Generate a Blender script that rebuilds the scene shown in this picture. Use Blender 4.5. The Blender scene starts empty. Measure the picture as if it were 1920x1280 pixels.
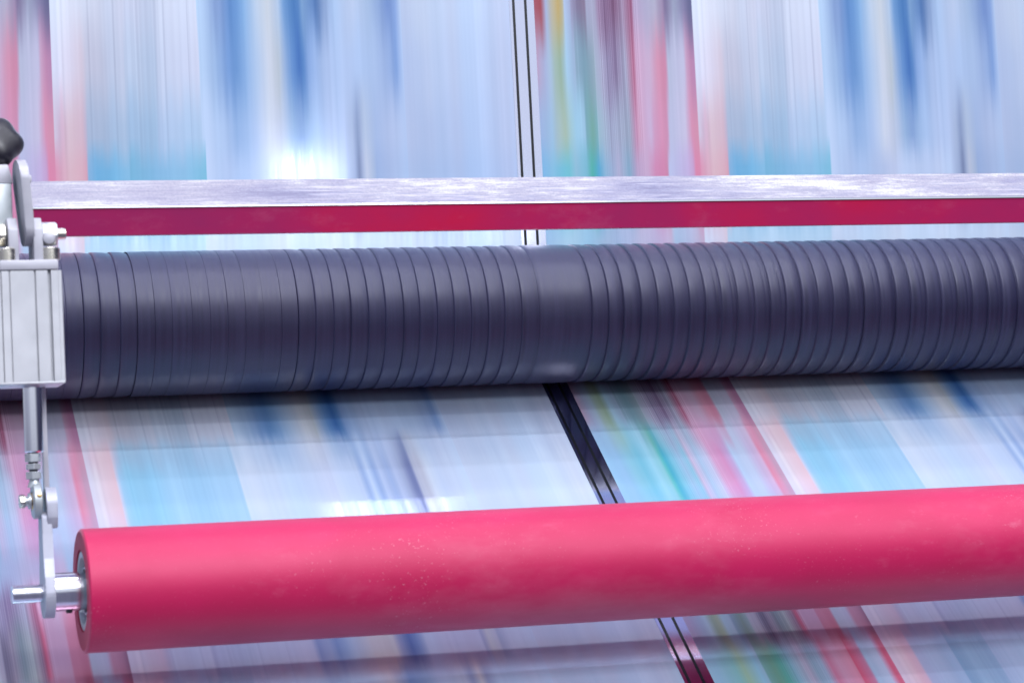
import bpy, bmesh, math, random
import numpy as np
from mathutils import Vector, Matrix

random.seed(4); rng = np.random.default_rng(11)
S = bpy.context.scene
COL = S.collection
H = 1.2                                   # height of the lens above the press hall floor

# ------------------------------------------------------------------ camera
F = 4907.1
BX = np.array([0.9547, 0.0266, 0.2964]); BX /= np.linalg.norm(BX)          # world x in camera (right, up, forward)
BZ = np.array([-0.0509, 0.9959, 0.0744]); BZ -= BX * BZ.dot(BX); BZ /= np.linalg.norm(BZ)
BY = np.cross(BZ, BX); BY = BY if BY[2] > 0 else -BY
B = np.array([BX, BY, BZ])
cam_d = bpy.data.cameras.new("camera"); cam = bpy.data.objects.new("camera", cam_d); COL.objects.link(cam)
cam_d.sensor_width = 36; cam_d.lens = F / 1920 * 36; cam_d.clip_start = 0.05; cam_d.clip_end = 200
r_, u_, f_ = Vector(B[:, 0]), Vector(B[:, 1]), Vector(B[:, 2])
cam.matrix_world = Matrix(((r_.x, u_.x, -f_.x, 0), (r_.y, u_.y, -f_.y, 0), (r_.z, u_.z, -f_.z, H), (0, 0, 0, 1)))
cam_d.dof.use_dof = True; cam_d.dof.focus_distance = 2.72; cam_d.dof.aperture_fstop = 9
S.camera = cam

# ------------------------------------------------------------------ world, exposure
W = bpy.data.worlds.new("World"); S.world = W; W.use_nodes = True
bg = W.node_tree.nodes["Background"]
wt = W.node_tree; _tc = wt.nodes.new("ShaderNodeTexCoord"); _sp = wt.nodes.new("ShaderNodeSeparateXYZ"); _rp = wt.nodes.new("ShaderNodeValToRGB")
wt.links.new(_tc.outputs["Generated"], _sp.inputs[0]); wt.links.new(_sp.outputs[2], _rp.inputs[0]); 
_ab = wt.nodes.new("ShaderNodeMath"); _ab.operation = 'MULTIPLY_ADD'; _ab.inputs[1].default_value = .5; _ab.inputs[2].default_value = .5; wt.links.new(_sp.outputs[0], _ab.inputs[0])
_rx = wt.nodes.new("ShaderNodeValToRGB"); wt.links.new(_ab.outputs[0], _rx.inputs[0])                   # the hall is darker towards its far end
for _p, _c in ((0.0, (.55, .55, .60)), (.12, (.70, .70, .75)), (.28, (1, 1, 1)), (.70, (1, 1, 1)), (.90, (.12, .12, .18)), (1.0, (.08, .08, .13))):
    _e = _rx.color_ramp.elements[0] if _p == 0 else _rx.color_ramp.elements[-1] if _p == 1 else _rx.color_ramp.elements.new(_p)
    _e.color = (*_c, 1)
_mx = wt.nodes.new("ShaderNodeMix"); _mx.data_type = 'RGBA'; _mx.blend_type = 'MULTIPLY'; _mx.inputs[0].default_value = 1
wt.links.new(_rp.outputs[0], _mx.inputs[6]); wt.links.new(_rx.outputs[0], _mx.inputs[7]); wt.links.new(_mx.outputs[2], bg.inputs[0])
_rp.color_ramp.elements[0].color = (0.80, 0.85, 0.96, 1); _rp.color_ramp.elements[0].position = .25     # bright hall walls
_e = _rp.color_ramp.elements.new(0.0); _e.color = (.20, .20, .30, 1)                                     # floor and machine frames below eye level
_e = _rp.color_ramp.elements.new(.07); _e.color = (0.80, 0.85, 0.96, 1)
_rp.color_ramp.elements[-1].color = (0.36, 0.37, 0.68, 1); _rp.color_ramp.elements[-1].position = .9      # dim lilac ceiling
bg.inputs[1].default_value = 0.92
S.view_settings.view_transform = 'Standard'; S.view_settings.look = 'None'
S.view_settings.exposure = 0.0; S.view_settings.gamma = 1.0
S.cycles.max_bounces = 8; S.cycles.use_denoising = True

def ray(x, y):
    d = np.array([(x - 960) / F, (640 - y) / F, 1.0]); return B @ d
def P(x, y, Y):                            # a sight line met with the upright plane at depth Y
    d = ray(x, y); w = d * (Y / d[1]); return Vector((w[0], w[1], w[2] + H))
CY, CZ, R = 2.6959, 0.2396, 0.075          # dark roller axis and radius (heights relative to the lens)
PHI = 0.6709                               # slope of the lower run of the web
N = np.array([0, math.sin(PHI), -math.cos(PHI)]); K = N[1] * CY + N[2] * CZ + R
def PL(x, y):                              # a sight line met with the lower run of the web
    d = ray(x, y); w = d * (K / N.dot(d)); return Vector((w[0], w[1], w[2] + H))

# ------------------------------------------------------------------ lamps (hall ceiling fixtures and an added front fill)
def lamp(name, loc, target, sx, sy, power, col=(0.93, 0.95, 1.0)):
    d = bpy.data.lights.new(name, 'AREA'); d.shape = 'RECTANGLE'; d.size = sx; d.size_y = sy
    d.energy = power; d.color = col
    o = bpy.data.objects.new(name, d); COL.objects.link(o); o.location = loc
    zz = (Vector(loc) - Vector(target)).normalized(); yy = zz.cross(Vector((1, 0, 0))).normalized(); xx = yy.cross(zz)
    o.rotation_euler = Matrix((xx, yy, zz)).transposed().to_euler(); return o   # long side kept along the rollers
focus = (0.9, 2.5, H)
lamp("overhead_lamp", (0.9, 1.15, H + 2.4), (0.9, 1.9, H), 4.5, 2.2, 34)
lamp("overhead_lamp", (0.9, 1.0, H + 2.3), (0.9, 2.2, H), 4.5, 0.07, 20)
lamp("overhead_lamp", (1.3, -1.6, H + 2.9), focus, 3.6, 1.6, 225)  # added front fill, lifts the pink roller's shadow on the lower run
lamp("overhead_lamp", (0.9, 2.12, H + 2.3), (0.9, 2.3, H), 4.5, 0.07, 40)
def refl_up(x, y, D):                      # where a lamp stands whose mirror image shows at x, y in the upper run
    w = P(x, y, CY + R); d = ray(x, y); d = Vector((d[0], -d[1], d[2])).normalized(); return w + d * D, w
def refl_lo(x, y, D):
    w = PL(x, y); d = Vector(ray(x, y)); n = Vector(N); d = (d - 2 * d.dot(n) * n).normalized(); return w + d * D, w
a, b = refl_up(566, 322, 5.0); lamp("work_lamp", a, b, 0.15, 0.05, .62)
a, b = refl_up(520, 446, 5.0); lamp("work_lamp", a, b, 1.5, 0.06, .9)
a, b = refl_lo(735, 950, 2.6); lamp("work_lamp", a, b, 0.26, 0.016, .16)

# ------------------------------------------------------------------ materials
def mat(name, col, rough=.5, metal=0., spec=.5, coat=0.):
    m = bpy.data.materials.new(name); m.use_nodes = True; p = m.node_tree.nodes["Principled BSDF"]
    p.inputs["Base Color"].default_value = (*col, 1); p.inputs["Roughness"].default_value = rough
    p.inputs["Metallic"].default_value = metal; p.inputs["Specular IOR Level"].default_value = spec
    p.inputs["Coat Weight"].default_value = coat
    return m, m.node_tree, p
def node(nt, t, **kw):
    n = nt.nodes.new(t)
    for k, v in kw.items():
        if k.startswith("i_"): n.inputs[k[2:].replace("_", " ")].default_value = v
        else: setattr(n, k, v)
    return n
def noise(nt, scale, detail=4, rough=.6, vec=(1, 1, 1)):
    tc = node(nt, "ShaderNodeNewGeometry"); mp = node(nt, "ShaderNodeMapping"); mp.inputs["Scale"].default_value = vec
    n = node(nt, "ShaderNodeTexNoise"); n.inputs["Scale"].default_value = scale; n.inputs["Detail"].default_value = detail
    n.inputs["Roughness"].default_value = rough
    nt.links.new(tc.outputs["Position"], mp.inputs["Vector"]); nt.links.new(mp.outputs[0], n.inputs["Vector"]); return n.outputs[0]
def ramp(nt, src, stops):
    r = node(nt, "ShaderNodeValToRGB"); e = r.color_ramp.elements
    while len(e) < len(stops): e.new(0.5)
    for q, (pos, c) in zip(e, stops): q.position = pos; q.color = (*c, 1) if len(c) == 3 else c
    nt.links.new(src, r.inputs[0]); return r.outputs[0]
def mix(nt, fac, a, b, mode='MIX'):
    n = node(nt, "ShaderNodeMix", data_type='RGBA', blend_type=mode)
    for i, v in ((0, fac), (6, a), (7, b)):
        if hasattr(v, "is_linked") and not isinstance(v, (int, float, tuple)): nt.links.new(v, n.inputs[i])
        else: n.inputs[i].default_value = v if isinstance(v, (int, float)) else (*v, 1)
    return n.outputs[2]
def bump(nt, p, h, s, d=.001):
    b = node(nt, "ShaderNodeBump"); b.inputs["Strength"].default_value = s; b.inputs["Distance"].default_value = d
    nt.links.new(h, b.inputs["Height"]); nt.links.new(b.outputs[0], p.inputs["Normal"])

# printed film
M_print, nt, p = mat("printed_film", (1, 1, 1), .2, .30, .5)
at = node(nt, "ShaderNodeVertexColor", layer_name="print"); nt.links.new(at.outputs[0], p.inputs["Base Color"])
nt.links.new(ramp(nt, noise(nt, 6, 2, .5, (40, .6, .6)), [(.3, (.07,) * 3), (.75, (.13,) * 3)]), p.inputs["Roughness"])
M_gut, nt, p = mat("bare_film", (.76, .79, .97), .085, 1.0)
M_line, nt, p = mat("black_print", (.004, .005, .008), .3, 0, .3)

# pink rubber
M_pink, nt, p = mat("pink_rubber", (.55, .006, .085), .5, 0, .6)
blot = noise(nt, 9, 5, .6, (.7, 1, 1)); dust = noise(nt, 2.2, 6, .75, (.8, 1.6, 1.6)); speck = noise(nt, 420, 1, .5)
base = mix(nt, ramp(nt, blot, [(.35, (0,) * 3), (.7, (1,) * 3)]), (.52, .002, .080), (.44, .001, .060))
base = mix(nt, ramp(nt, dust, [(.5, (0,) * 3), (.85, (.22,) * 3)]), base, (.75, .45, .55))
sp = ramp(nt, speck, [(.66, (0,) * 3), (.78, (.5,) * 3)])
spm = mix(nt, 1.0, sp, ramp(nt, noise(nt, 4, 4, .7), [(.48, (.06,) * 3), (.72, (1,) * 3)]), 'MULTIPLY')
base = mix(nt, spm, base, (.85, .62, .70))
wisp = noise(nt, 26, 7, .78, (.8, 1.5, 1.5)); wm = mix(nt, 1.0, ramp(nt, wisp, [(.56, (0,) * 3), (.70, (.13,) * 3)]), ramp(nt, noise(nt, 3.1, 2, .5), [(.50, (0,) * 3), (.66, (1,) * 3)]), 'MULTIPLY')
base = mix(nt, wm, base, (.80, .42, .55))
nt.links.new(base, p.inputs["Base Color"])
nt.links.new(ramp(nt, blot, [(.3, (.50,) * 3), (.7, (.58,) * 3)]), p.inputs["Roughness"])
bump(nt, p, noise(nt, 700, 3, .7), .18, .0004)
p.inputs["Specular Tint"].default_value = (1.0, .82, .92, 1)
p.inputs["Sheen Weight"].default_value = .4; p.inputs["Sheen Roughness"].default_value = .4; p.inputs["Sheen Tint"].default_value = (1.0, .72, .84, 1)
M_pinkend, nt, p = mat("pink_rubber_end", (.42, .02, .07), .6)
bump(nt, p, noise(nt, 300, 3, .7), .3, .0005)

# dark rubber
M_dark, nt, p = mat("dark_rubber", (.04, .04, .075), .45, 0, .7)
st = noise(nt, 300, 3, .6, (1, .02, .02)); st2 = noise(nt, 45, 2, .5, (1, .03, .03)); bl = noise(nt, 4, 3, .5)
c1 = ramp(nt, st, [(.25, (.010, .011, .038)), (.75, (.030, .030, .082))])
c2 = mix(nt, ramp(nt, st2, [(.35, (0,) * 3), (.7, (.5,) * 3)]), c1, (.017, .019, .058))
nt.links.new(mix(nt, ramp(nt, bl, [(.4, (0,) * 3), (.7, (.35,) * 3)]), c2, (.036, .030, .060)), p.inputs["Base Color"])
nt.links.new(ramp(nt, st, [(.3, (.42,) * 3), (.7, (.54,) * 3)]), p.inputs["Roughness"])
bump(nt, p, st, .25, .0004)
p.inputs["Specular Tint"].default_value = (.86, .87, 1.0, 1)
M_core, nt, p = mat("roller_core", (.016, .015, .030), .6)

# metals and paints
def metal(name, col, rough, m=1.0, v=.06, sc=60, vec=(1, 1, 1), b=.05):
    M, nt, p = mat(name, col, rough, m)
    n = noise(nt, sc, 4, .6, vec)
    nt.links.new(ramp(nt, n, [(.3, tuple(max(0, c - v) for c in col)), (.7, tuple(min(1, c + v) for c in col))]), p.inputs["Base Color"])
    nt.links.new(ramp(nt, n, [(.3, (rough * .8,) * 3), (.7, (min(1, rough * 1.25),) * 3)]), p.inputs["Roughness"])
    if b: bump(nt, p, n, b, .0005)
    return M
M_alu = metal("anodised_aluminium", (.50, .51, .54), .42, .35, .015, 40)
M_alu2 = metal("cast_aluminium", (.44, .45, .53), .5, .35, .03, 90, b=.12)
M_lav = metal("pale_painted_metal", (.43, .43, .48), .5, .15, .02, 60)
M_green = metal("zinc_plated_steel", (.46, .50, .52), .42, .5, .03, 120, b=.1)
M_chrome = metal("polished_steel", (.86, .87, .93), .10, 1.0, .02, 30, (1, 1, .1), 0)
M_turn = metal("turned_steel", (.70, .71, .78), .18, 1.0, .06, 200, (1, .05, .05), .1)
M_bolt = metal("nickel_bolt", (.66, .63, .55), .25, 1.0, .08, 150)
M_nut = metal("zinc_nut", (.48, .51, .54), .30, .55, .06, 150)
M_brass = metal("brass", (.62, .42, .20), .3, 1.0, .05, 100)
M_black = metal("black_plastic", (.014, .013, .020), .38, 0, .006, 60)
M_dark_steel = metal("dark_steel", (.05, .05, .06), .4, .6, .02, 60)  # dark metal of the seal, thread and grub screw

M_bar, nt, p = mat("worn_galvanised_steel", (.7, .7, .8), .4, .2)
big = noise(nt, 17, 9, .80, (.30, 1, 2.4)); fine = noise(nt, 420, 3, .7); scr = noise(nt, 260, 3, .7, (.045, 1, 1)); lg = noise(nt, 2.1, 3, .6, (1, .3, .3))
g = mix(nt, ramp(nt, lg, [(.38, (0,) * 3), (.62, (1,) * 3)]), ramp(nt, big, [(.30, (.08, .08, .18)), (.43, (.22, .22, .32)), (.52, (.32, .31, .36)), (.60, (.55, .545, .575))]),
        ramp(nt, big, [(.30, (.24, .23, .31)), (.50, (.32, .31, .36)), (.60, (.55, .545, .57))]))
g = mix(nt, ramp(nt, fine, [(.35, (.35,) * 3), (.6, (0,) * 3)]), g, (.11, .10, .18))
g = mix(nt, ramp(nt, scr, [(.54, (0,) * 3), (.72, (.5,) * 3)]), g, (.13, .12, .22)); g = mix(nt, ramp(nt, scr, [(.30, (.7,) * 3), (.44, (0,) * 3)]), g, (.50, .49, .54))
nt.links.new(g, p.inputs["Base Color"]); nt.links.new(ramp(nt, fine, [(.3, (.30,) * 3), (.7, (.55,) * 3)]), p.inputs["Roughness"])
bump(nt, p, fine, .25, .0006)
M_red, nt, p = mat("crimson_reflection", (.36, .010, .075), .3, 0, .5)  # the pink roller's reflection in the bar, put into the base colour
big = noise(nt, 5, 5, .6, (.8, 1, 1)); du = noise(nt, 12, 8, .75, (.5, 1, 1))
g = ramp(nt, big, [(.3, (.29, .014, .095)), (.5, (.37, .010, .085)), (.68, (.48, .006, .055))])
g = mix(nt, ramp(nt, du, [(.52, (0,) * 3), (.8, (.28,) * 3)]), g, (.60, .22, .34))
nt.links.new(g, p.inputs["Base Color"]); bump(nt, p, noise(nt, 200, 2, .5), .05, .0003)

# ------------------------------------------------------------------ mesh helpers
def link(name, bm, m, parent=None, smooth=True, angle=35):
    me = bpy.data.meshes.new(name); bmesh.ops.recalc_face_normals(bm, faces=bm.faces); bm.to_mesh(me); bm.free()
    me.materials.append(m)
    if smooth:
        me.shade_smooth()
        try: me.set_sharp_from_angle(angle=math.radians(angle))
        except Exception: pass
    o = bpy.data.objects.new(name, me); COL.objects.link(o)
    if parent is not None: o.parent = parent; o.matrix_parent_inverse = Matrix.Translation(-Vector(parent.location))
    return o
def thing(name, label, cat, loc, group=None):
    o = bpy.data.objects.new(name, None); COL.objects.link(o); o.location = loc; o.empty_display_size = .02
    o["label"] = label; o["category"] = cat
    if group: o["group"] = group
    return o
def lathe(prof, c, axis='X', seg=64, bm=None, close=True):
    """prof: list of (distance along the axis, radius) from point c"""
    bm = bm or bmesh.new(); rings = []
    for t, r in prof:
        vs = []
        for i in range(seg):
            a = 2 * math.pi * i / seg; y, z = r * math.cos(a), r * math.sin(a)
            v = {'X': (t, y, z), 'Y': (y, t, z), 'Z': (y, z, t)}[axis]
            vs.append(bm.verts.new(Vector(c) + Vector(v)))
        rings.append(vs)
    for A, Bq in zip(rings, rings[1:]):
        for i in range(seg): bm.faces.new((A[i], A[(i + 1) % seg], Bq[(i + 1) % seg], Bq[i]))
    if close: bm.faces.new(rings[0]); bm.faces.new(rings[-1][::-1])
    return bm
def prism(pts, x0, x1, axis='X', bev=0., bm=None, seg=2):
    """polygon extruded along an axis; pts are the two other coordinates in order"""
    own = bm is None; bm = bm or bmesh.new()
    def v(a, b, t): return {'X': (t, a, b), 'Y': (a, t, b), 'Z': (a, b, t)}[axis]
    A = [bm.verts.new(v(a, b, x0)) for a, b in pts]; Bq = [bm.verts.new(v(a, b, x1)) for a, b in pts]
    bm.faces.new(A); bm.faces.new(Bq[::-1]); n = len(pts)
    for i in range(n): bm.faces.new((A[i], A[(i + 1) % n], Bq[(i + 1) % n], Bq[i]))
    if bev and own: bmesh.ops.bevel(bm, geom=bm.edges[:], offset=bev, segments=seg, affect='EDGES', profile=.5, clamp_overlap=True)
    return bm
def box(a, b, bev=.001):
    (x0, y0, z0), (x1, y1, z1) = a, b
    return prism([(y0, z0), (y1, z0), (y1, z1), (y0, z1)], x0, x1, 'X', bev)
def hexagon(r, rot=0): return [(r * math.cos(rot + k * math.pi / 3), r * math.sin(rot + k * math.pi / 3)) for k in range(6)]
def circle(r, n=32): return [(r * math.cos(2 * math.pi * k / n), r * math.sin(2 * math.pi * k / n)) for k in range(n)]

# ------------------------------------------------------------------ printed web
def stops(txt):
    out = []
    for t in txt.split(";"):
        t = t.strip()
        if t: px, c = t.split(":"); out.append((float(px), tuple(float(q) for q in c.split(","))))
    return out
ROWS = {
0: """92:225,225,240;150:215,215,232;230:200,200,222;232:190,192,216;290:202,204,226;292:212,213,233;366:214,216,236;367:175,208,242;390:150,180,225;
400:120,150,205;410:118,150,208;430:75,125,195;442:90,140,205;455:125,170,222;480:192,205,226;500:200,206,214;520:168,190,220;530:90,140,200;550:40,100,175;
558:60,115,185;565:110,150,200;590:50,95,165;605:110,140,190;625:165,190,230;660:185,195,225;690:160,180,215;712:120,150,205;725:90,125,195;740:120,150,210;748:178,192,225;780:196,206,232;953:186,201,236;
998:150,80,100;1001:172,55,70;1012:176,48,58;1022:160,172,212;1032:188,175,145;1045:200,160,75;1054:180,165,120;1056:165,185,220;1067:160,165,200;1069:150,135,170;1080:122,95,128;1095:130,100,130;1097:165,160,190;1112:165,160,190;
1120:150,110,150;1150:118,62,102;1165:165,130,165;1182:150,60,100;1186:186,150,186;1225:172,165,190;1240:150,125,165;1245:112,92,138;1262:145,150,180;1280:110,100,145;1290:88,80,125;1295:80,75,120""",
1: """94:224,217,236;130:218,205,225;150:216,192,206;160:196,190,210;230:190,196,220;231:175,188,214;290:186,198,224;292:202,206,230;370:206,206,230;371:172,202,238;400:148,180,225;425:100,145,212;
440:88,135,200;455:125,165,220;470:162,190,230;500:206,211,226;520:180,190,200;530:140,165,205;545:80,130,200;558:36,92,178;566:60,115,190;575:120,155,215;600:150,175,220;640:176,195,235;700:165,185,225;730:130,160,215;740:108,145,210;752:172,190,230;800:188,200,233;958:180,195,232;
1004:190,150,185;1020:166,175,215;1030:164,190,212;1038:155,182,165;1048:140,172,140;1060:150,195,225;1075:150,170,200;1077:128,155,175;1095:112,150,165;1112:140,165,180;1114:165,178,202;1130:165,150,185;1150:130,100,142;
1170:165,160,190;1185:185,80,118;1190:216,150,185;1215:215,165,195;1230:222,128,160;1245:215,118,155;1250:182,186,215;1280:190,180,212;1284:200,140,175;1292:196,112,155;1300:190,110,155""",
2: """97:216,190,210;112:216,160,182;125:220,180,190;150:216,170,185;157:190,170,195;160:165,178,206;230:160,185,216;238:138,172,208;290:160,190,222;293:176,196,230;373:166,196,230;375:182,206,242;410:175,200,240;440:140,170,220;
460:160,185,230;475:176,195,235;500:210,215,232;530:172,186,216;545:140,170,212;560:118,150,205;575:150,180,225;640:180,195,235;655:165,180,215;665:128,143,185;680:180,190,215;700:160,178,220;752:175,190,228;966:178,195,235;
1010:150,175,220;1030:150,190,222;1040:160,188,190;1055:160,186,158;1066:150,195,200;1075:148,200,225;1092:150,190,215;1094:110,165,172;1106:105,170,150;1115:110,175,180;1117:150,190,206;1140:165,165,195;1175:150,160,185;1188:200,120,160;1192:220,145,178;1215:215,170,205;1222:222,140,178;
1235:226,128,168;1246:215,130,170;1250:186,190,225;1280:200,185,216;1286:205,150,185;1292:225,120,155;1304:225,125,150""",
3: """97:236,128,158;110:228,150,170;125:226,170,180;148:226,158,172;156:225,145,165;158:120,170,215;175:85,170,222;200:95,176,224;235:108,180,222;238:85,165,205;290:120,182,224;340:125,186,226;376:105,188,222;380:100,188,220;381:186,208,245;430:170,190,232;
490:178,192,230;540:190,202,236;600:182,196,232;640:190,205,240;660:150,165,205;668:108,118,162;674:150,160,195;682:192,192,212;695:165,178,210;700:148,168,214;752:165,185,226;973:172,192,236;
1013:110,180,230;1030:120,190,226;1050:90,190,215;1062:85,192,208;1075:130,185,210;1095:108,182,202;1105:60,180,160;1112:55,178,190;1118:60,170,216;1130:130,180,215;1155:176,165,200;1175:120,165,195;1185:160,150,190;1190:190,150,190;1210:215,160,195;1225:230,120,165;1240:222,112,158;1247:215,120,160;
1250:186,195,236;1285:196,166,216;1296:200,140,190;1300:236,108,148;1309:236,112,150""",
4: """115:215,215,238;150:216,202,226;162:222,195,212;165:170,206,236;280:180,212,240;388:180,212,240;389:200,216,245;500:205,220,245;700:205,218,244;800:200,214,242;985:196,212,240;
1018:150,190,232;1060:165,208,235;1100:150,196,226;1130:160,190,225;1180:175,182,222;1200:195,185,220;1240:206,170,210;1255:200,180,215;1262:165,195,232;1290:180,185,222;1305:190,170,202;1316:205,160,190""",
11: """175:226,216,236;190:235,220,232;200:232,208,222;225:236,200,212;228:212,212,238;235:165,208,242;250:152,208,240;300:158,210,244;330:162,206,240;400:170,210,244;455:174,210,243;457:212,225,248;560:206,219,246;620:206,217,246;680:198,210,240;
690:160,182,228;700:198,212,242;712:152,176,224;722:184,200,236;738:158,178,222;750:186,196,230;765:165,175,210;776:128,136,182;782:122,130,178;788:190,190,212;800:196,194,212;812:216,221,240;830:200,212,240;900:208,220,246;1095:212,224,248;
1152:165,208,244;1175:160,202,240;1195:145,204,228;1215:125,198,224;1235:165,215,235;1250:150,210,220;1255:110,204,206;1262:82,186,214;1272:128,204,230;1290:175,205,235;1302:150,200,225;1310:212,192,222;1325:180,205,236;1340:206,206,236;1352:228,168,206;1370:230,152,196;
1385:205,175,220;1392:188,210,242;1415:200,212,242;1428:205,188,224;1440:216,182,216;1446:230,140,170;1454:222,150,180;1460:205,158,184;1466:208,165,190""",
12: """237:226,206,228;258:228,206,226;262:214,200,224;300:222,188,212;312:195,185,218;320:205,206,238;390:206,206,238;395:172,174,214;405:185,190,228;460:202,206,238;520:206,206,238;580:206,206,240;590:145,162,218;610:172,186,230;625:135,160,218;650:192,206,240;690:228,216,222;730:216,206,212;
740:160,160,202;760:85,108,182;775:128,150,210;790:196,202,236;840:202,196,230;890:206,200,234;895:170,166,208;905:218,208,218;920:206,200,224;925:176,176,212;945:202,206,238;1100:206,210,240;1228:206,210,240;
1280:188,165,205;1300:168,180,215;1312:178,204,228;1325:150,172,150;1335:162,178,146;1345:166,198,218;1358:168,185,205;1360:135,155,178;1378:125,146,135;1390:150,175,182;1392:178,178,195;1405:175,165,185;1418:110,96,122;1430:150,130,150;1445:116,130,140;1460:166,172,176;1475:150,108,134;
1482:210,72,104;1490:208,150,180;1518:214,150,180;1520:216,118,148;1545:212,112,142;1550:190,198,224;1575:196,192,222;1583:205,130,160;1600:190,115,145;1607:160,95,125""",
13: """260:226,200,226;285:228,195,215;300:224,178,202;312:216,175,205;318:165,175,220;350:165,186,228;398:150,178,222;400:118,160,205;440:130,168,210;480:140,172,214;485:165,186,228;600:170,196,236;640:150,182,228;660:175,198,236;700:186,202,236;735:204,204,224;755:150,170,215;770:105,140,205;800:136,164,214;820:170,186,230;
870:176,186,220;885:140,150,198;900:202,196,210;912:148,158,204;930:176,194,234;1230:186,202,240;1335:150,202,236;1370:125,196,200;1385:150,196,165;1410:140,196,226;1420:150,190,215;1422:110,168,165;1440:100,164,142;1455:76,172,160;1475:130,182,206;1500:172,165,196;1515:130,165,195;1530:150,176,210;
1545:210,112,150;1560:216,146,180;1588:218,130,165;1590:220,80,120;1610:200,120,165;1615:160,192,232;1640:180,195,232;1645:205,155,196;1653:232,84,120;1660:225,95,135"""}
ROWY = {0: 0, 1: 150, 2: 250, 3: 330, 4: 450}
LOWY = {11: (900, -.03), 12: (1180, -.055), 13: (1262, -.06)}
def X0(px, y): return P(px, y, CY + R).x
PERIOD = X0(1297, 0) - X0(92, 0)
rowtab = {}
for k, t in ROWS.items():
    st_ = stops(t)
    if k in LOWY: y0_, m_ = LOWY[k]; xs = np.array([PL(px, y0_ + m_ * (px - 960)).x for px, _ in st_])
    else: xs = np.array([X0(px, ROWY[k]) for px, _ in st_])
    cs = np.array([c for _, c in st_]) / 255.0
    # lay every row out over one exact period
    e0 = X0(92, 0) + .0002; sc = (e0 + PERIOD - e0) / (xs[-1] - xs[0] + .0008); xs = e0 + (xs - xs[0]) * sc
    rowtab[k] = (xs, cs)
NX = 1750; XA, XB = 0.02, 1.78
xcol = np.linspace(XA, XB, NX)
def blend(a, b, f): return RC[a] * (1 - f) + RC[b] * f
def rowcol(k):
    xs, cs = rowtab[k]; w = .28 if k < 10 else .06 if k == 11 else .22; cs = cs * (1 - w) + w * (np.array([.80, .84, .93]) * .5 + .5 * cs.mean(1, keepdims=True)); e0 = X0(92, 0); xx = e0 + np.mod(xcol - e0, PERIOD)
    return np.stack([np.interp(xx, xs, cs[:, i]) for i in range(3)], 1)
RC = {k: rowcol(k) for k in ROWS}; RC[5] = blend(3, 4, .5); RC[6] = blend(2, 11, .5); RC[14] = blend(11, 4, .35)
ARC = R * math.acos(N[1])
TH1 = math.acos(N[1])
def s_up(y): return -(P(960, y, CY + R).z - H - CZ)
C1 = Vector((0, CY + R * N[1], CZ + R * N[2] + H))
def s_lo(y): w = PL(960, y); return ARC + math.hypot(w.y - C1.y, w.z - C1.z)
keys = [(s_up(-420), 3), (s_up(-330), 3), (s_up(-200), 0), (s_up(0), 0), (s_up(125), 1), (s_up(250), 2), (s_up(322), 3), (s_up(395), 3), (s_up(450), 4), (.02, 4), (ARC * .6, 1), (s_lo(738), 1), (s_lo(785), 1), (s_lo(825), 6),
        (s_lo(868), 11), (s_lo(925), 11), (s_lo(975), 14), (s_lo(1020), 4), (s_lo(1080), 1), (s_lo(1160), 12), (s_lo(1205), 12), (s_lo(1255), 13), (s_lo(1330), 13), (s_lo(1400), 4), (s_lo(1700), 0)]
OFF = .0004
def path(s, off=0.0):                       # the web's run: down, round the dark roller, forward and down
    if s <= 0: return (CY + R + OFF - off, CZ - s + H)
    if s <= ARC:
        a = s / R; q = R + OFF - off; return (CY + q * math.cos(a), CZ - q * math.sin(a) + H)
    t = s - ARC; q = R + OFF - off
    return (CY + q * N[1] - t * math.cos(PHI), CZ + q * N[2] - t * math.sin(PHI) + H)
svals = np.concatenate([np.linspace(s_up(-420), -.001, 52), np.linspace(0, ARC, 16), np.linspace(ARC + .002, s_lo(1560), 84)])
def sm(n, w):                               # smoothed column noise
    a = rng.normal(size=n + 8 * w); kx = np.exp(-.5 * (np.arange(-3 * w, 3 * w + 1) / w) ** 2); kx /= kx.sum()
    a = np.convolve(a, kx, 'same')[4 * w:4 * w + n]; return a / a.std()
per_n = int(round(PERIOD / (XB - XA) * (NX - 1)))
def tiled(a): return np.array([a[i % per_n] for i in range(NX)])
nf, nm, nb = tiled(sm(per_n + 1, 1)), tiled(sm(per_n + 1, 3)), tiled(sm(per_n + 1, 9))
nf2, nb2 = tiled(sm(per_n + 1, 1)), tiled(sm(per_n + 1, 6))
u = np.mod(xcol - X0(92, 0), PERIOD) / PERIOD * 1205 + 92     # the period told in pixels of the first row
hair = np.zeros(NX)
for hp, a in ((112, .5), (158, .7), (203, .9), (238, .6), (292, .9), (334, .8), (520, .2), (1064, -.5), (1097, -.6), (1112, -1)):
    i = np.argmin(np.abs(u - hp)); hair[np.abs(u - u[i]) < .9] = a
moire = np.where((u > 1108) & (u < 1188), np.sign(np.sin(u * 2.1) + .6 * np.sin(u * .83)) * (.5 + .5 * np.abs(np.sin(u * .31))), 0)
screen = np.where(((u > 232) & (u < 292)), 1.0, np.where((u > 92) & (u < 366), .35, .12))
cols = np.zeros((len(svals), NX, 3))
ks = np.array([k[0] for k in keys])
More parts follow.
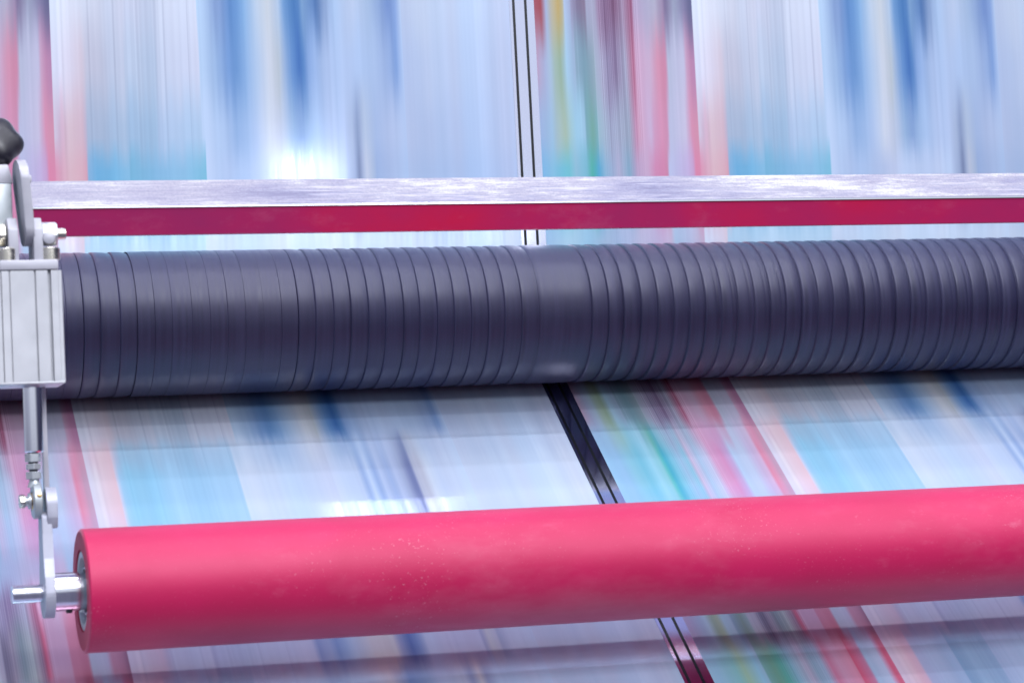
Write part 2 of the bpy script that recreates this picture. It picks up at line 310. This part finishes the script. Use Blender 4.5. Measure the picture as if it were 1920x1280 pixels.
for j, s in enumerate(svals):
    i = int(np.clip(np.searchsorted(ks, s) - 1, 0, len(keys) - 2)); t = np.clip((s - ks[i]) / (ks[i + 1] - ks[i]), 0, 1); t = t * t * (3 - 2 * t)
    # each column starts and ends its tones a little sooner or later: streaks with ragged ends
    tt = np.clip(t + (.10 * nm + .07 * nf) * 4 * t * (1 - t), 0, 1)[:, None]
    c = RC[keys[i][1]] * (1 - tt) + RC[keys[i + 1][1]] * tt
    lam = {0: 1.0, 1: 1.0, 2: .7, 3: .15, 4: .05, 5: .1, 6: .5, 11: .25, 12: .55, 13: .3, 14: .1}; amp = lam[keys[i][1]] * (1 - t) + lam[keys[i + 1][1]] * t
    sat = c.max(1) - c.min(1)
    c = c + (.010 * nb[:, None] + (.006 + .035 * sat[:, None] * amp) * nm[:, None] * .5 + .007 * nf[:, None] * (.5 + screen[:, None] * amp))
    c = c + (.007 * nb2[:, None]) * np.array([-1, .1, .6])
    c = c - amp * (.055 * hair + .028 * screen * np.sign(nf2) * np.abs(nf2) ** .5)[:, None] - (amp * .05 + .008) * moire[:, None]
    cols[j] = np.clip(c, 0.01, .99)
lin = np.where(cols <= .04045, cols / 12.92, ((cols + .055) / 1.055) ** 2.4)
lin = np.clip(lin * np.array([.755, .80, .79]), 0, .9)

def strip_mesh(name, xs, m, off, parent, colours=None, label=None):
    nx, ns = len(xs), len(svals); co = np.zeros((ns, nx, 3))
    for j, s in enumerate(svals):
        y, z = path(s, off); co[j, :, 0] = xs; co[j, :, 1] = y; co[j, :, 2] = z
    idx = np.arange(ns * nx).reshape(ns, nx)
    f = np.stack([idx[:-1, :-1], idx[:-1, 1:], idx[1:, 1:], idx[1:, :-1]], -1).reshape(-1, 4)[:, ::-1]
    me = bpy.data.meshes.new(name); me.vertices.add(ns * nx); me.vertices.foreach_set("co", co.ravel())
    me.loops.add(f.size); me.loops.foreach_set("vertex_index", f.ravel().astype(np.int32))
    me.polygons.add(len(f)); me.polygons.foreach_set("loop_start", np.arange(0, f.size, 4, dtype=np.int32))
    me.update(calc_edges=True)
    if colours is not None:
        a = me.color_attributes.new("print", 'FLOAT_COLOR', 'POINT')
        a.data.foreach_set("color", np.concatenate([colours.reshape(-1, 3), np.ones((ns * nx, 1))], 1).ravel().astype(np.float32))
    me.materials.append(m); me.shade_smooth()
    o = bpy.data.objects.new(name, me); COL.objects.link(o)
    if parent is not None: o.parent = parent
    return o
web = strip_mesh("printed_web", xcol, M_print, 0.0, None, lin)
web["label"] = "wide glossy printed film web with pastel blue and red streaks, passing under the dark roller"
web["category"] = "printed web"
xg = lambda px: X0(px, 0)
gs = strip_mesh("gutter_strip", np.array([xg(954.5), xg(977), xg(1000.5)]), M_gut, .00025, web)
gs["label"] = "mirror-like unprinted strip between the two pages"
for a_, b_ in ((959.8, 964.6), (982.2, 987.0)):
    strip_mesh("black_line", np.array([xg(a_), xg(b_)]), M_line, .0004, gs)

# ------------------------------------------------------------------ dark ribbed roller
DR = thing("ribbed_roller", "long dark grey rubber roller covered in narrow bands, pressing on the printed web", "roller", (0.0, CY, CZ + H))
link("roller_core", lathe([(0.02, .060), (0.021, R - .0030), (1.779, R - .0030), (1.78, .060)], (0, CY, CZ + H), seg=128), M_core, DR)
mid = [-40, -8, 25, 58, 91, 124, 156, 188, 225, 258, 290, 323, 360, 394, 427, 461, 494, 528, 559, 592, 626, 658, 691, 723, 757, 787, 820, 852, 884, 916, 947, 979, 1012, 1111, 1142, 1170, 1203, 1234, 1264, 1294, 1324,
       1354, 1384, 1416, 1446, 1475, 1506, 1535, 1564, 1593, 1623, 1652, 1682, 1710, 1739, 1768, 1796, 1825, 1855, 1882, 1911, 1939, 1967, 1995, 2023, 2051]
xr = [P(px, 585, CY - R).x for px in mid]
def band_mesh(kind, drop, groove, flat_to=.4, ridge=0.):
    rise = .03 + drop * 35
    prof = [(0.0, R - groove - drop), (0.005, R - groove * .3 - drop)]
    for q in (.25, .5, .75): prof.append((.005 + (rise - .005) * q, R - drop * (1 - q) ** 1.6))
    for t in (rise, .2, .3, .4, .47, .54, .61, .68, .74, .8, .85, .9, .94, .97, .99):
        h = drop * (((t - flat_to) / (1 - flat_to)) ** kind if t > flat_to else 0)
        prof.append((t, R - h - ridge * max(0, 1 - abs(t - .74) / .07)))
    prof += [(.997, R - drop - groove * .3), (1.0, R - groove - drop)]
    bm = lathe(prof, (0, 0, 0), seg=112, close=False)
    me = bpy.data.meshes.new("rubber_band"); bmesh.ops.recalc_face_normals(bm, faces=bm.faces); bm.to_mesh(me); bm.free()
    me.materials.append(M_dark); me.shade_smooth(); me.set_sharp_from_angle(angle=math.radians(50)); return me
faint = [band_mesh(1.8, .00015, .00003), band_mesh(2.2, .0003, .00006, .5), band_mesh(1.6, .0004, .00012, .5)]
flat = [band_mesh(1.8, .0012, .00006, .35), band_mesh(2.0, .0015, .00005, .3), band_mesh(2.2, .0013, .0001, .2)]
round_ = [band_mesh(1.9, .0019, 0, .35), band_mesh(2.1, .0022, 0, .42), band_mesh(1.7, .0019, 0, .3), band_mesh(1.9, .0016, 0, .35, .0003)]
wide = band_mesh(2.5, .0015, .0002, .75)
pick = random.Random(3)
for i in range(len(xr) - 1):
    c = (mid[i] + mid[i + 1]) / 2
    if mid[i] == 1012: me = wide
    elif c < 150 or 270 < c < 560: me = pick.choice(faint)
    elif c < 1012: me = pick.choice(flat)
    elif c < 1150: me = flat[1]
    else: me = pick.choice(round_)
    o = bpy.data.objects.new("rubber_band", me); COL.objects.link(o); o.parent = DR
    o.location = (xr[i], 0, 0); o.scale = (xr[i + 1] - xr[i], 1, 1)

# ------------------------------------------------------------------ pink roller
PD, PE = 2.32, math.radians(-.6875)
PY, PZ, PR = PD * math.cos(PE), PD * math.sin(PE) + H, PD * math.sin(math.radians(1.3465))
px0 = P(152, 1105, PY).x
PK = thing("rubber_roller", "long bright pink rubber-covered roller held above the lower run of the web", "roller", (px0, PY, PZ))
cc = (px0, PY, PZ)
rin = PR * .655
link("rubber_cover", lathe([(.0, PR - .0025), (.0004, PR - .0012), (.0016, PR), (1.65, PR)], cc, seg=160, close=False), M_pink, PK)
link("cover_end", lathe([(.006, rin), (.0, rin + .0006), (.0, PR - .0025)], cc, seg=128, close=False), M_pinkend, PK)
link("bearing_ring", lathe([(.010, rin * .80), (.0022, rin * .81), (.0012, rin * .83), (.0012, rin - .0012), (.0025, rin)], cc, seg=96, close=False), M_green, PK)
link("bearing_seal", lathe([(.004, .0215), (.0045, rin * .66), (.0075, rin * .68), (.0075, rin * .80)], cc, seg=64, close=False), M_dark_steel, PK)
link("inner_race", lathe([(.012, .0192), (.0032, .0195), (.0032, .0212), (.012, .0215)], cc, seg=64, close=False), M_nut, PK)
mm = P(101, 1105, PY).x - P(100, 1105, PY).x         # one pixel at this depth
ax = lambda px: P(px, 1105, PY).x - px0
link("shaft_collar", lathe([(ax(99), .016), (ax(100), 37 * mm), (ax(147), 37 * mm), (ax(148), 35.5 * mm), (.01, 35.5 * mm)], cc, seg=64), M_turn, PK)
link("shaft", lathe([(ax(21), 14 * mm), (ax(23), 17.2 * mm), (ax(84), 17.2 * mm)], cc, seg=48), M_turn, PK)
link("grub_screw", lathe([(-.0012, .0022), (0, .003), (.004, .003)], (px0 + ax(127), PY - .004, PZ - 37 * mm - .0002), 'Z', 16), M_dark_steel, PK)

# ------------------------------------------------------------------ swing lever
LV = thing("swing_lever", "grey cast lever clamped on the pink roller's shaft", "lever", (px0 + ax(85), PY, PZ))
def outline(pairs): return pairs
top = P(92, 945, PY); ty, tz = PY, top.z
def lever_pts(r0, r1, w0, w1):               # teardrop plate round shaft and rod pin
    pts = []
    for k in range(17): a = math.pi + math.pi * k / 16; pts.append((PY + r0 * math.cos(a), PZ + r0 * math.sin(a)))
    pts += [(PY + w0, PZ + .030), (PY + w1, tz - .034)]
    for k in range(13): a = math.pi * k / 12; pts.append((PY + r1 * math.cos(a), tz + r1 * math.sin(a)))
    pts += [(PY - w1, tz - .034), (PY - w0, PZ + .030)]
    return pts
xa, xb = px0 + ax(80), px0 + ax(99)
pts = []
for k in range(21): a = math.pi + math.pi * k / 20; pts.append((PY + .0222 * math.cos(a), PZ + .0222 * math.sin(a)))
pts += [(PY + .020, PZ + .014), (PY + .016, PZ + .030), (PY + .014, tz - .026)]
for k in range(13): a = math.pi * k / 12; pts.append((PY + .013 * math.cos(a), tz - .012 + .006 * math.sin(a)))
pts += [(PY - .014, tz - .026), (PY - .016, PZ + .030), (PY - .020, PZ + .014)]
# the arm leans: lower half in line with the hub, upper half stepped towards the roller
link("lever_arm", prism(pts, xa, xb, 'X', .0012), M_alu2, LV)
hx0, hx1 = P(84, 945, PY).x, P(104, 945, PY).x
pts = []
for k in range(25):
    a = -math.pi * .0 + math.pi * k / 24; pts.append((ty + .0155 * math.cos(a), tz + .0150 * math.sin(a)))
pts += [(ty - .0155, tz - .012), (ty - .012, tz - .021), (ty + .012, tz - .021), (ty + .0155, tz - .012)]
link("lever_head", prism(pts, hx0, hx1, 'X', .0015), M_alu2, LV)

# ------------------------------------------------------------------ pneumatic actuator
AC = thing("pneumatic_cylinder", "pale aluminium pneumatic cylinder with polished rod at the left ends of the rollers", "cylinder", tuple(P(60, 717, PY)))
YF = PY - .028                                # front face of the body
bl_, br_ = P(-6, 717, YF).x, P(125, 717, YF).x
zt, zb = P(60, 507, YF).z, P(60, 717, YF).z
def gx(px): return P(px, 612, YF).x
def slot(px, w, d): return [(gx(px) - w, YF), (gx(px) - w * .7, YF + d), (gx(px) + w * .7, YF + d), (gx(px) + w, YF)]
L0, L1 = bl_, br_
prof = [(L0 + .002, YF)] + slot(5, .0006, .003) + slot(21, .0007, .0022) + slot(69, .0009, .003) + slot(96, .0016, .005) + [(L1 - .0042, YF), (L1 - .0036, YF + .0015), (L1 - .001, YF + .0015), (L1, YF + .004), (L1, YF + .056), (L0, YF + .056), (L0, YF + .002)]
bm = prism(prof, zb + .0008, zt, 'Z'); link("cylinder_body", bm, M_alu, AC, smooth=False)
# end covers
ca, cb = P(-6, 487, YF).x + .002, P(109, 487, YF).x
link("end_cover", prism([(L0 + .001, zb - .0012), (L1 - .001, zb - .0012), (L1 - .001, zb + .0006), (L0 + .001, zb + .0006)], YF - .0004, YF + .054, 'Y', .0004), M_alu, AC)
zc0, zc1 = zt + .0006, P(60, 487, YF).z
link("end_cover", box((ca, YF - .001, zc0), (cb, YF + .054, zc1), .0012), M_lav, AC)
def capscrew(px, parent, zbase, y=YF + .010, r=.0088, h=.0115):
    x = P(px, 475, y).x
    k = link("cap_screw", lathe([(0, r * .95), (.0006, r), (h - .0012, r), (h, r * .88), (h, r * .5), (h - .003, r * .48)], (x, y, zbase), 'Z', 40), M_bolt, parent)
capscrew(13, AC, zc1); capscrew(94, AC, zc1)
# clevis cheeks
def cheek(pxa, pxb, flip):
    x0, x1 = P(pxa, 450, PY - .02).x, P(pxb, 450, PY - .02).x; zt_ = P(60, 411, PY - .02).z
    y0, y1 = PY - .024, PY + .016
    pts = [(y0, zc1), (y1, zc1), (y1, zt_ - .006), (y1 - .008, zt_ + .002), (y0 + .010, zt_ + .002), (y0, zt_ - .009)]
    link("clevis_cheek", prism(pts, x0, x1, 'X', .0010), M_lav, AC)
    return x0, x1
k0 = cheek(15, 34, 0); k1 = cheek(62, 80, 1)
zp = P(60, 437, PY - .02).z; yp = PY - .010
link("hex_bolt", prism([(yp + a, zp + b) for a, b in hexagon(.0115, .26)], k1[1], P(106, 437, yp).x, 'X', .0012), M_nut, AC)
link("bolt_end", lathe([(0, .0052), (.006, .0052), (P(122, 437, yp).x - P(105, 437, yp).x, .0050), (P(123, 437, yp).x - P(105, 437, yp).x, .004)], (P(105, 437, yp).x, yp, zp), 'X', 24), M_bolt, AC)
link("hex_bolt", prism([(yp + a, zp + b) for a, b in hexagon(.0115, .2)], P(-6, 440, yp).x, k0[0] - .001, 'X', .0015), M_bolt, AC)
zq = P(60, 449, yp).z; xq = P(92, 449, YF + .004).x
link("grease_plug", lathe([(-.004, .003), (-.003, .0052), (-.0005, .0058), (.004, .0058)], (xq, YF + .006, zq - .0005), 'Y', 32), M_lav, AC)
# rod and fittings
xrod = P(61.5, 780, PY).x; zr = lambda y: P(62, y, PY).z
link("rod_wiper", lathe([(zr(716), .014), (zr(719), .0138), (zr(722), .0125), (zr(724), .0108)][::-1], (xrod, PY, 0), 'Z', 48), M_green, AC)
rod = link("piston_rod", lathe([(zr(848), .0074), (zr(846), .0081), (zr(720), .0083)], (xrod, PY, 0), 'Z', 64), M_chrome, AC)
xn = P(62.5, 875, PY).x
def nut(y0, y1, r, rot):
    z0, z1 = zr(y1), zr(y0)
    bm = prism([(xn + a, PY + b) for a, b in hexagon(r, rot)], z0, z1, 'Z', .0005, seg=1); link("lock_nut", bm, M_nut, AC, smooth=False)
nut(850, 866, .0074, .1); nut(869, 880, .0070, .5); nut(884, 898, .0074, .3)
link("rod_thread", lathe([(zr(905), .0032), (zr(846), .0050)], (xn, PY, 0), 'Z', 24), M_dark_steel, AC)
# rod eye (ring round the lever's pin)
ex0, ex1 = P(60, 945, PY).x, P(78, 945, PY).x; ez = zr(940) + .0005
prof_eye = [(ex0, .0085), (ex0, .0135), (ex0 + .0012, .0158), (ex1 - .0012, .0158), (ex1, .0135), (ex1, .0085), (ex0, .0085)]
bm = lathe([(t, r) for t, r in prof_eye], (0, PY, ez), 'X', 56, close=False)
eye = link("rod_eye", bm, M_green, AC)
link("eye_shank", lathe([(ez + .012, .0062), (zr(898), .0040)], (xn + .0004, PY, 0), 'Z', 32), M_green, AC)
link("ball_joint", lathe([(ex0 - .0022, .0050), (ex0 - .0008, .0068), (ex0 + .0015, .0082), (ex1, .0082)], (0, PY, ez), 'X', 40), M_brass, AC)
link("grease_nipple", lathe([(-.0022, .0012), (-.0018, .0024), (0, .0028), (.002, .0028)], (P(74, 931, PY - .015).x, PY - .0135, zr(931)), 'Y', 24), M_brass, AC)
link("pin_bolt", prism([(PY + a, ez + b) for a, b in hexagon(.0066, .2)], P(36, 945, PY).x, P(47, 945, PY).x, 'X', .0011), M_bolt, AC)
link("pin_washer", lathe([(P(47, 945, PY).x, .0046), (P(53, 945, PY).x, .0046), (P(53.5, 945, PY).x, .0072), (ex0 - .001, .0072)], (0, PY, ez), 'X', 32), M_nut, AC)
link("rear_strip", box((P(78, 800, PY + .02).x, PY + .018, zr(925)), (P(88, 800, PY + .02).x, PY + .026, zb - .001), .0008), M_lav, AC)  # pale upright strip behind the rod

# ------------------------------------------------------------------ mounting bracket and knob
BR = thing("hinge_bracket", "pale hinge bracket with a tall rounded lug standing in the cylinder's fork", "bracket", tuple(P(20, 400, PY + .02)))
lx0, lx1 = P(30, 380, PY).x, P(47, 380, PY).x
zl0, zl1 = P(45, 450, PY).z, P(30, 318, PY).z
pts = []
for k in range(25): a = math.pi * k / 24; pts.append((PY - .004 + .030 * math.cos(a), zl1 - .012 + .0195 * math.sin(a)))
for k in range(25): a = math.pi + math.pi * k / 24; pts.append((PY - .004 + .030 * math.cos(a) * .8, zl0 + .008 + .014 * math.sin(a)))
bm = prism(pts, lx0, lx1, 'X', .0015)
for v in bm.verts: v.co.x += (zl1 - v.co.z) * .075
link("hinge_lug", bm, M_lav, BR)
yb0 = PY - .004
link("bracket_block", box((P(-60, 380, yb0).x, yb0, P(0, 455, yb0).z), (P(23, 380, yb0).x, yb0 + .05, P(10, 344, yb0).z), .0012), M_green, BR)
zk0, zk1 = P(10, 343.5, yb0).z, P(10, 308, yb0).z
link("clamp_pad", prism([(P(-60, 330, yb0).x, zk0), (P(24, 330, yb0).x, zk0), (P(22, 330, yb0).x, zk0 + .006), (P(16, 330, yb0).x, zk1), (P(-60, 330, yb0).x, zk1)], yb0 + .001, yb0 + .045, 'Y', .001), M_lav, BR)
link("end_stop", box((P(46, 335, PY + .06).x, PY + .05, P(50, 345, PY + .06).z), (P(57, 335, PY + .06).x, PY + .08, P(50, 331, PY + .06).z), .001), M_lav, BR)
kc = P(-8, 266, yb0 + .02)
KN = thing("clamp_knob", "black lobed plastic hand knob above the hinge bracket", "knob", tuple(kc))
bm = bmesh.new(); bmesh.ops.create_uvsphere(bm, u_segments=72, v_segments=32, radius=1)
for v in bm.verts:
    a = math.atan2(v.co.y, v.co.x); rr = math.hypot(v.co.x, v.co.y)
    k = 1 + .075 * math.cos(5 * a + .3) * min(1, rr * 1.3)
    v.co = Vector((v.co.x * k, v.co.y * k, math.copysign(abs(v.co.z) ** .75, v.co.z) * .62)) * .0235
bmesh.ops.rotate(bm, verts=bm.verts, cent=(0, 0, 0), matrix=Matrix.Rotation(math.radians(62), 3, 'X') @ Matrix.Rotation(math.radians(14), 3, 'Y'))
bmesh.ops.translate(bm, verts=bm.verts, vec=kc)
link("knob_grip", bm, M_black, KN, angle=80)
link("knob_stem", lathe([(kc.z - .024, .009), (kc.z - .005, .010)], (kc.x - .004, kc.y, 0), 'Z', 32), M_black, KN)

# ------------------------------------------------------------------ crossbar
t = lambda deg, y: y * math.tan(math.radians(deg)) + H
# elevations of its top, front and bottom edges as seen; sides meet at the front edge
ym, yt, yb = 2.440, 2.463, 2.448
Tz, Mz, Bz = t(8.222, yt), t(7.640, ym), t(7.015, yb)
bx0, bx1 = P(52, 365, 2.455).x, 1.78
CB = thing("crossbar", "long steel crossbar with worn silvery upper face and crimson painted lower face", "bar", (bx0, ym, Mz))
link("steel_face", prism([(ym, Mz), (ym + .0006, Mz + .0022), (yt, Tz), (yt + .004, Tz + .0002), (yt + .012, Tz - .012), (yt + .004, Bz + .020), (ym + .010, Mz - .0006)], bx0, bx1, 'X'), M_bar, CB, smooth=False)
link("reflection_face", prism([(ym + .0006, Mz - .0010), (ym + .010, Mz - .0010), (yt + .0036, Bz + .0196), (yb + .014, Bz + .004), (yb + .001, Bz), (yb - .0002, Bz + .0008)], bx0 + .002, bx1, 'X'), M_red, CB, smooth=False)  # lower face, its mirrored roller given as flat crimson colour
link("edge_strip", prism([(ym - .0008, Mz - .0006), (ym - .0008, Mz + .0011), (ym - .0002, Mz + .0016), (ym + .0004, Mz + .0012), (ym + .0004, Mz - .0006)], bx0, bx1, 'X'), M_chrome, CB, smooth=False)
